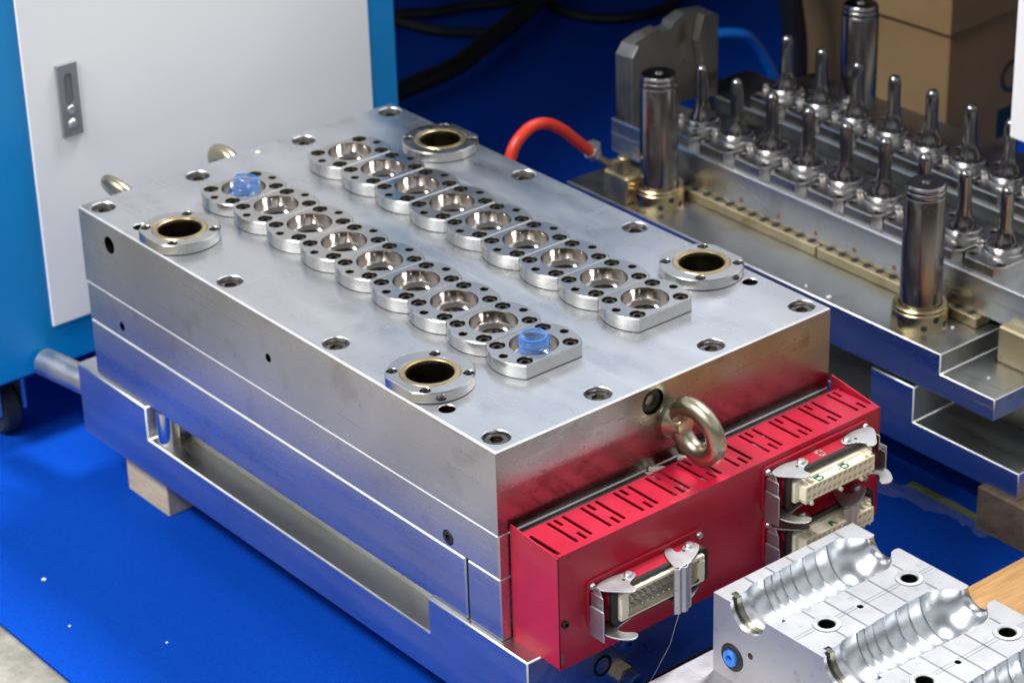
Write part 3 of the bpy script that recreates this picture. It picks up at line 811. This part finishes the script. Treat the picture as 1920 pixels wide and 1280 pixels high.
def pillar():
    o = co('guide_pillar', MB().rev([(24.6, 0), (24.6, 165), (24.0, 166), (24.3, 167), (24.2, 172), (23.2, 173.6), (24, 175), (24, 177), (21.5, 181), (6, 181), (5, 178), (0, 178)], 40), M['post'], (754, 147.3, -180))
    q = obj('pillar_bushing', MB().rev([(25, 28), (26, 29.5), (31, 29.5), (32.2, 28), (32.2, 24), (33, 23), (33, 2)], 40), M['bronze'], o); kids(o, q)
    for k in range(14):
        a = 2 * pi * k / 14; z = 9 if k % 2 else 18
        T = TR(33 * cos(a), 33 * sin(a), z) @ RZ(a) @ RY(pi / 2)
        q = obj('graphite_plug', MB().rev([(0, 0.5), (4.0, 0.3), (4.2, -1)], 12, T=T), M['graphite'], o); kids(o, q)
    return o
pi0 = pillar()
for x, y in ((754, 601.7), (1118, 601.7), (1118, 147.3)):
    dup(pi0, core, (x - 711, y + 51, 318 - 180))

# bracket at the far end of the bars
mb = MB()
prof = [(801, -116), (955, -116), (955, -6), (946, 5), (906, 9), (884, 2), (882, -4), (864, -6), (862, -1), (834, -3), (812, -10), (801, -24)]
mb.prism(prof, 0, 20, c=0, T=TR(0, 738, 0) @ RX(pi / 2))
mb.prism([(801, -116), (830, -116), (832, -30), (822, -12), (812, -8), (801, -22)], 0, 13, T=TR(0, 718.2, 0) @ RX(pi / 2))
mb.prism([(925, -116), (955, -116), (955, -2), (943, 6), (928, 4), (918, -30), (926, -60)], 0, 13, T=TR(0, 718.2, 0) @ RX(pi / 2))
co('guide_bracket', mb, M['matte'], bev=0.8, ang=12)
# brass water blocks
b1 = co('brass_block', MB().box(716, 752, 622, 668, -177.8, -140, c=3), M['brass'])
obj('hose_nipple', MB().cyl(9, 0, 24, 16, c=2), M['brass'], b1, (723 - 711 + 711 - 711, 0, 0)).location = tuple(Vector((728, 640, -141)) * K)
b2 = co('brass_block', MB().box(782, 830, 6, 52, -203.3, -156, c=2.5), M['brass'])
co('brass_block', MB().box(790, 860, -32, 4, -203.3, -170, c=2.5), M['dim'])

# ---- red hose joined to the brass block
def spline(pts, n=8):
    pts = [Vector(p) for p in pts]; out = []
    for i in range(len(pts) - 1):
        p0 = pts[max(i - 1, 0)]; p1 = pts[i]; p2 = pts[i + 1]; p3 = pts[min(i + 2, len(pts) - 1)]
        for k in range(n):
            t = k / n
            out.append(0.5 * ((2 * p1) + (p2 - p0) * t + (2 * p0 - 5 * p1 + 4 * p2 - p3) * t * t + (3 * p1 - p0 - 3 * p2 + p3) * t ** 3))
    out.append(pts[-1]); return out
hs_ = thing('red_hose', 'curved red rubber hose clamped to the brass block of the far mould', 'hose', (700, 640, -110))
def ho(name, mb, mat): return obj(name, mb, mat, hs_, (-700, -640, 110))
ho('hose_tube', MB().tube(spline([(535, 640, -374), (532, 640, -250), (533, 640, -130), (542, 640, -62), (566, 640, -36), (594, 640, -33), (622, 640, -48), (650, 640, -74), (678, 640, -100)]), 7.6, 16), M['hose'])
ho('hose_clamp', MB().tube([(671, 640, -93), (679, 640, -101)], 9.6, 18).box(670, 682, 633, 646, -92, -82), M['zinc'])
ho('hose_stem', MB().tube(spline([(676, 640, -98), (700, 640, -118), (722, 640, -124), (728, 640, -139)]), 4.5, 12), M['brass'])

# ================================================================ timber under the moulds
def wblock(x0, x1, y0, y1, z1, label, mat):
    o = obj('wood_block', MB().box(0, x1 - x0, 0, y1 - y0, 0, z1 + ZF, c=1.2), mat, None, (x0, y0, -ZF))
    return tag(o, label, 'wood block', 'timber blocks that carry the moulds')
wblock(17, 105, 653, 742, -309.2, 'pale timber block under the left rear end of the near mould', M['wood'])
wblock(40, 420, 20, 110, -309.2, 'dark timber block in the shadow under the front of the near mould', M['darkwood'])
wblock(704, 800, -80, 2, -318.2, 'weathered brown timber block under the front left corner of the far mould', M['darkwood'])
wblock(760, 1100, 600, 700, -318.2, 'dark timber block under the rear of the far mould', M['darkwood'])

# ================================================================ CABINET
cab = thing('machine_cabinet', 'blue and white machine cabinet on casters behind the near mould', 'cabinet', (27, 905, -276))
def ca(name, mb, mat, origin=(0, 0, 0), **k): return obj(name, mb, mat, cab, (origin[0] - 27, origin[1] - 905, origin[2] + 276), **k)
ca('cabinet_frame', MB().box(-84, 570, 905, 1500, -276, 1100, c=4), M['bluepaint'])
ca('door', MB().box(25.5, 524.5, 901.5, 904.8, -219.5, 1060, c=1.2), M['white'])
hd = ca('door_handle', MB().prism(rrect(0, 28, 0, 92, 1.5), 0, 4, [[[(x, y, z) for x, y in rrect(8, 20, 40, 80, 6)] for z in (4, 1)]], c=0.8, T=RX(pi / 2)), M['grey'], (67, 901.4, 20))
obj('lock_button', MB().rev([(0, 6), (2, 5.6), (2.4, 5.4), (4.6, 6), (5.4, 5), (5.4, 3.5)], 20, cx=14, cy=34, T=RX(pi / 2)), M['zinc'], hd)
obj('latch_lip', MB().rev([(0, 6.8), (4, 6.4), (6.2, 4)], 20, cx=14, cy=16, T=RX(pi / 2)), M['zinc'], hd)
def caster(x, y):
    c0 = ca('caster', MB().rev([(0, 0), (30, 0), (30, -5), (24, -8), (24, -12), (20, -14), (0, -14)], 24).box(-20, -15, -14, 34, -62, -12).box(15, 20, -14, 34, -62, -12), M['zinc'], (x, y, -276.3))
    w = obj('wheel', MB().cyl(32, -13, 13, 28, c=4, T=RY(pi / 2)), M['wheel'], c0, (0, 14, -66.4))
    a = obj('axle_nut', MB().rev([(0, 30), (5, 29), (8, 26), (8, 20)], 12, T=RY(pi / 2)), M['zinc'], c0, (0, 14, -60))
    return c0
caster(-22, 958); caster(540, 965)

# ================================================================ FOREGROUND BLOW MOULD HALF
blow = thing('blow_mould_half', 'aluminium blow mould half with three bottle shaped cavities and scribed parting face', 'mould', (148, -146, -241))
BX0, BX1, BYT, ZB, ZT = 148.0, 339.0, -146.0, -241.0, -150.0
AX = (-193.5, -318.5, -443.5); NSEG = 30
def prof_r(x):
    # bottle profile along x (absolute mm)
    t = [(148, 24), (152, 24), (152.01, 29.5), (158, 29.5), (158.01, 34.5), (165, 34.5), (165.01, 29.5), (176, 29.5), (180, 31.6), (186, 32.6), (195, 32.8), (200, 32.0)]
    for xa, xb, ra, rb in ((201, 211, 32.2, 33.0), (212, 223, 33.0, 33.4), (224, 238, 33.6, 34.4), (239, 256, 34.4, 35.0), (257, 273, 35.2, 35.6), (274, 290, 35.8, 36.0)):
        t += [(xa - 1.0, ra - 2.0), (xa, ra - 2.0), (xa + 0.05, ra - 0.2), ((xa + xb) / 2, (ra + rb) / 2 + 0.2), (xb, rb - 0.1)]
    t += [(290.9, 34.2), (292, 35.8), (297, 36.0), (302, 35.4), (307, 34.0), (312, 31.6), (316, 28.6), (320, 24.6), (323.5, 20.6), (327, 17.4), (330, 15.8), (334, 15.3), (337, 16.0), (339, 17.2)]
    return t
T_ = []
P0 = prof_r(0)
for (xa, ra), (xb, rb) in zip(P0, P0[1:]):
    n = max(1, int((xb - xa) / 2.5))
    for k in range(n): T_.append((xa + (xb - xa) * k / n, ra + (rb - ra) * k / n))
T_.append(P0[-1])
YEND = -560.0
mbA = MB(); mbC = MB(); mbR = MB()
rows = []
for x, r in T_:
    rows.append((x, r))
def slope_x(y): return x_shift * 0
# flat top faces between cavities (alu) and cavity walls (polished)
HOLES = [(189.5, -257.5, 8.4), (305.5, -255, 8.4), (189.5, -382.5, 8.4), (305.5, -380, 8.4), (235, -257.5, 3.3), (235, -382, 3.3)]
for i in range(len(AX) + 1):
    lo = [(x, AX[i] + r) for x, r in rows] if i < len(AX) else [(BX0, YEND), (BX1, YEND)]
    hi = [(x, AX[i - 1] - r) for x, r in rows] if i > 0 else [(BX0, BYT), (BX1, BYT)]
    mbA.prism(lo + hi[::-1], ZT, ZT, [circ(hx, hy, [(hr, ZT), (hr, ZT - 30)], 24) for hx, hy, hr in HOLES if min(p[1] for p in lo) < hy < max(p[1] for p in hi)], bottom=False, walls=False)
for ay in AX:
    vs = []; n = NSEG + 1
    for x, r in rows:
        for k in range(n):
            a = pi * k / NSEG
            vs.append((x, ay + r * cos(a), ZT - r * sin(a)))
    fs = [(i * n + k, (i + 1) * n + k, (i + 1) * n + k + 1, i * n + k + 1) for i in range(len(rows) - 1) for k in range(NSEG)]
    mbC.add(vs, fs)
# end faces
for X, r in ((BX0, rows[0][1]), (BX1, rows[-1][1])):
    pts = [(BYT, ZB), (BYT, ZT)]
    for ay in AX: pts += [(ay + r * cos(pi * k / NSEG), ZT - r * sin(pi * k / NSEG)) for k in range(NSEG + 1)]
    pts += [(YEND, ZT), (YEND, ZB)]
    mbA.add([(X, y, z) for y, z in pts], [list(range(len(pts)))])
mbA.add([(BX0, BYT, ZB), (BX1, BYT, ZB), (BX1, BYT, ZT), (BX0, BYT, ZT)], [(0, 1, 2, 3)])
mbA.add([(BX0, YEND, ZB), (BX1, YEND, ZB), (BX1, YEND, ZT), (BX0, YEND, ZT)], [(0, 1, 2, 3)])
mbA.add([(BX0, BYT, ZB), (BX1, BYT, ZB), (BX1, YEND, ZB), (BX0, YEND, ZB)], [(0, 1, 2, 3)])
OB = (-148, 146, 241)
obj('mould_block', mbA, M['alu'], blow, OB, bev=0)
for k, ay in enumerate(AX):
    m1 = MB(); n = NSEG + 1
    per = len(rows) * n
    m1.add(mbC.v[k * per:(k + 1) * per], fs)
    obj('bottle_cavity', m1, M['cavity'], blow, OB, ang=28)
    # dark steel half ring set in the neck groove
    ring = MB()
    vs = []; m_ = 24
    for (x, r) in ((158.4, 34.2), (158.4, 25.5), (164.6, 25.5), (164.6, 34.2)):
        for i in range(m_ + 1):
            a = pi * (0.01 + 0.85 * i / m_); vs.append((x, ay + r * cos(a), ZT - 0.3 - r * sin(a)))
    fr = []
    for j in range(4):
        for i in range(m_): fr.append((j * (m_ + 1) + i, j * (m_ + 1) + i + 1, ((j + 1) % 4) * (m_ + 1) + i + 1, ((j + 1) % 4) * (m_ + 1) + i))
    fr += [tuple(j * (m_ + 1) for j in range(4)), tuple(j * (m_ + 1) + m_ for j in range(4))]
    ring.add(vs, fr)
    obj('neck_insert', ring, M['olive'], blow, OB)
# vent grooves: shallow darker strips let into the parting face (lines across x, then pairs along x)
gv = MB()
def seg_free(x, ya, yb):
    """pieces of the line at this x between ya>yb that do not run over a cavity"""
    r = max(r_ for x_, r_ in rows if abs(x_ - x) < 3) if any(abs(x_ - x) < 3 for x_, r_ in rows) else 34
    cuts = [(ay + r + .3, ay - r - .3) for ay in AX] + [(by + 14.5, by - 14.5) for bx, by in ((189.5, -257.5), (305.5, -255), (189.5, -382.5), (305.5, -380)) if abs(bx - x) < 13]; cuts.sort(key=lambda c: -c[0]); out = []; cur = ya
    for c0_, c1_ in cuts:
        if c0_ < cur and c0_ > yb: out.append((cur, c0_)); cur = c1_
        elif c0_ >= cur > c1_: cur = c1_
    if cur > yb: out.append((cur, yb))
    return out
for x in (188, 216, 244, 274, 312):
    for ya, yb in seg_free(x, BYT - 1, YEND + 2): gv.box(x - 1.1, x + 1.1, yb, ya, ZT + 0.02, ZT + 0.10)
for yc in (-255.5, -380.5, -505.5):
    for xa, xb in ((150, 175), (204, 231), (239, 291), (320, 337)):
        gv.box(xa, xb, yc - 2.3, yc - 1.6, ZT + 0.02, ZT + 0.10); gv.box(xa, xb, yc + 1.6, yc + 2.3, ZT + 0.02, ZT + 0.10)
obj('vent_groove', gv, M['groove'], blow, OB)['kind'] = 'stuff'
for x, y in ((189.5, -257.5), (305.5, -255), (189.5, -382.5), (305.5, -380)):
    g = obj('guide_bush', MB().rev([(14.0, 0), (13.6, 0.9), (9.6, 1.0), (8.3, 0.2), (8.2, -6)], 32), M['zinc'], blow, (x - 148, y + 146, 91.2))
    obj('bush_bore', MB().rev([(8.1, -1), (8.0, -28), (0, -28)], 24), M['screw'], g)
for x, y in ((235, -257.5), (235, -382)):
    obj('pin_hole', MB().rev([(3.2, -0.5), (3.1, -28), (0, -28)], 18), M['darkhole'], blow, (x - 148, y + 146, 91.0))
ff = obj('air_fitting', MB().rev([(15, -1), (15, 0.8), (13.8, 1.6), (9, 1.6), (9, 0.4), (8.2, 0.2), (0, 0.2)], 32), M['rubber'], blow, (0, -27, 29)); ff.rotation_euler = (0, -pi / 2, 0)
obj('release_collar', MB().rev([(9, 0), (8.8, 4), (7.5, 5.2), (4.4, 5.0), (3.4, 3), (3.2, 1)], 28), M['bluefit'], ff)
obj('fitting_bore', MB().rev([(3.5, 1.4), (0, 1.4)], 20), M['darkblue'], ff)
o = obj('vent_hole', MB().rev([(3.6, 0.2), (3.2, 0.3), (0, 0.1)], 16), M['darkhole'], blow, (0, -52, 43)); o.rotation_euler = (0, -pi / 2, 0)

tag(obj('aluminium_slab', MB().box(0, 262, 0, 442, -38, 0, c=1.5), M['slab'], None, (80, -560, -241.3)), 'rough pale metal slab carrying the blow mould half at lower right', 'slab')
tag(obj('wooden_board', MB().box(0, 420, 0, 420, -30, 0, c=1.5), M['board'], None, (343.5, -628, -243)), 'orange grained wooden board beside the blow mould half at the right edge', 'board')
tr = thing('wooden_trestle', 'wooden trestle holding up the slab and the board at lower right', 'trestle', (90, -600, -375))
for x in (100, 700): obj('leg', MB().box(x - 90, x - 40, 10, 380, 0, 65, c=1), M['darkwood'], tr)
obj('beam', MB().box(0, 660, 20, 110, 65.2, 95.4, c=1), M['darkwood'], tr)
obj('beam', MB().box(0, 660, 300, 400, 65.2, 95.4, c=1), M['darkwood'], tr)

# ================================================================ BACKGROUND
def cable(name, pts, r, label, mat, cat='cable', g=None, n=10):
    o = obj(name, MB().tube(spline(pts), r, n), mat, None, (0, 0, -ZF))
    return tag(o, label, cat, g)
cable('black_hose', [(820, 1440, 24), (997, 1478, 24), (1116, 1497, 24), (1250, 1560, 24), (1406, 1640, 24), (1510, 1730, 24), (1700, 1900, 24)], 17, 'thick black corrugated hose lying on the carpet behind the cabinet', M['black'], 'hose')
cable('power_cable', [(1130, 1990, 10), (1180, 1830, 10), (1215, 1690, 9), (1262, 1625, 9), (1300, 1598, 9)], 9, 'thin black cable curving down to the thick hose', M['black'])
cable('power_cable', [(1180, 1820, 9), (1260, 1755, 9), (1330, 1735, 9), (1400, 1700, 9), (1500, 1700, 9)], 9, 'thin black cable lying flat in front of the dark green machine', M['black'])
cable('power_cable', [(1470, 1700, 9), (1436, 1620, 9), (1450, 1545, 9), (1500, 1500, 9), (1570, 1490, 9), (1680, 1540, 9)], 9, 'looped black cable on the dark carpet right of the thick hose', M['black'])
cable('blue_air_hose', [(1040, 960, 225), (1105, 925, 240), (1180, 900, 232), (1215, 900, 205), (1245, 900, 160), (1262, 900, 120), (1280, 900, 40)], 8, 'bright blue air hose arching behind the far mould', M['bluehose'], 'hose')
cable('black_hose', [(1400, 1000, 0), (1398, 1000, 120), (1385, 1000, 200), (1365, 1000, 270), (1335, 1000, 320), (1290, 1010, 400)], 19, 'black hose hanging in front of the cardboard boxes', M['black'], 'hose')
mc = thing('green_machine', 'dark green machine base standing at the back on the carpet', 'machine', (1250, 1850, -375))
obj('machine_body', MB().box(0, 2600, 0, 900, 110, 1500, c=8), M['machine'], mc)
for x in (60, 1200, 2400): obj('machine_foot', MB().cyl(45, 0, 111, 20, cx=x, cy=70), M['machine'], mc)
tb = thing('shade_blocker', 'unseen grey slab on legs added at the back to shade the carpet', 'light blocker', (620, 1080, -375))  # added out of view to keep light off the rear carpet
obj('blocker_slab', MB().box(0, 2600, 0, 1700, 716, 750, c=3), M['graphite'], tb)
for x in (2520, 80):
    for y in (1600,): obj('leg', MB().box(x - 25, x + 25, y - 25, y + 25, 0, 715, c=2), M['graphite'], tb)
obj('leg', MB().box(2495, 2545, 60, 110, 0, 715, c=2), M['graphite'], tb)
pa = thing('grey_pump', 'dark grey pump body with small pale knob behind the cabinet', 'pump', (1040, 1800, -375))
obj('pump_body', MB().box(0, 130, 0, 120, 0, 75, c=12), M['graphite'], pa); obj('pump_knob', MB().cyl(14, 75, 110, 16, cx=105, cy=30, c=4), M['ceramic'], pa)

def carton(x, y, z, w, d, h, rz, label, extra=None):
    t = thing('cardboard_box', label, 'cardboard box', (x, y, z), 'brown cardboard boxes stacked behind the far mould', rz)
    obj('carton_body', MB().box(0, w, 0, d, 0, h - 2, c=1.5), M['card'], t)
    obj('lid_flap', MB().box(1, w - 1, 1, d / 2 - 1, h - 2, h), M['card'], t)
    obj('lid_flap', MB().box(1, w - 1, d / 2 + 1, d - 1, h - 2, h), M['card'], t)
    return t
c1 = carton(1428, 715, -375, 420, 150, 218, radians(2), 'brown cardboard box at the bottom of the stack right of the rear pillar')
c2 = carton(1418, 706, -156.6, 430, 164, 330, radians(3), 'brown cardboard box on top of the stack at the upper right corner')
c3 = carton(1545, 960, -375, 300, 170, 480, radians(2), 'tall brown cardboard box standing behind the rear guide pillar')
obj('printed_mark', MB().prism([(150 + 26 * cos(a), 110 + 26 * sin(a)) for a in [2 * pi * i / 20 for i in range(20)]], 0, 0.4, [[[(150 + 19 * cos(2 * pi * i / 20), 110 + 19 * sin(2 * pi * i / 20), z) for i in range(20)] for z in (0.4, 0)]], T=RX(pi / 2), through=True), M['machine'], c1, (0, -0.05, 0))
obj('printed_mark', MB().box(120, 175, -0.5, -0.05, 15, 62), M['machine'], c1)

wb = thing('white_door_and_blocker', 'white sheet metal door edge at the upper right, with an unseen machine body added to block light', 'machine', (940, 187, -375))
obj('door_sheet', MB().box(0, 18, -420, 0, 363.5, 1500, c=3), M['white'], wb)
obj('machine_body', MB().box(110, 1700, -450, 1500, 760, 1700, c=5), M['white'], wb)  # unseen body, added overhead to shade the far mould and the carpet
obj('machine_column', MB().box(900, 1500, 100, 1300, 0, 759, c=5), M['graphite'], wb)
obj('door_post', MB().box(2, 16, -470, -421, 0, 1500, c=2), M['white'], wb)

# things on the carpet
tag(obj('yellow_strip', MB().box(0, 9, 0, 120, 0, 3), M['yellow'], None, (717, 0, -375)), 'yellow green strip on the carpet under the far mould', 'strip')
fpts = spline([(664, 176, 0), (684, 142, 0), (698, 96, 0), (710, 26, 0), (706, -14, 0), (728, -52, 0)], 8); nx, ny = len(fpts) - 1, 5; fv = []
for i in range(nx + 1):
    for j in range(ny + 1):
        fv.append((fpts[i].x + (j - 2.5) * 6 + random.uniform(-2, 2), fpts[i].y + (j - 2.5) * 2, 1.5 + 9 * abs(sin(j * 1.3 + i * 0.5)) * random.uniform(0.4, 1)))
ff_ = [(i * (ny + 1) + j, (i + 1) * (ny + 1) + j, (i + 1) * (ny + 1) + j + 1, i * (ny + 1) + j + 1) for i in range(nx) for j in range(ny)]
tag(obj('plastic_film', MB().add(fv, ff_), M['film'], None, (0, 0, -ZF), ang=180), 'crumpled clear plastic film on the carpet beside the far mould', 'plastic film')
def crumb(x, y, z, r, label):
    bm = bmesh.new(); bmesh.ops.create_icosphere(bm, subdivisions=1, radius=r)
    mb = MB().add([Vector((v.co.x * random.uniform(.8, 1.2), v.co.y, v.co.z * 0.5 + r * .4)) for v in bm.verts], [[v.index for v in f.verts] for f in bm.faces]); bm.free()
    return tag(obj('white_crumb', mb, M['crumb'], None, (x, y, z)), label, 'crumb', 'white crumbs scattered about')
CR = [((-166, 632), 3.2, 'largest white crumb on the carpet at the left edge'), ((-194, 530), 1.7, 'small white crumb left on the carpet'), ((-130, 430), 1.7, 'small white crumb on the carpet nearest the concrete')]
for (x, y), r, lb in CR: crumb(x, y, -375, r, lb)
crumb(720, 262, -178, 3.6, 'white crumb on the far mould plate beside the front guide pillar')
crumb(722, 302, -178, 2.4, 'smaller white crumb on the far mould plate farther back')
crumb(770, 110, -178, 2.6, 'white crumb on the far mould plate at the end of the brass strip')
crumb(745, 30, -203.5, 2.2, 'white crumb on the lower ledge of the far mould')
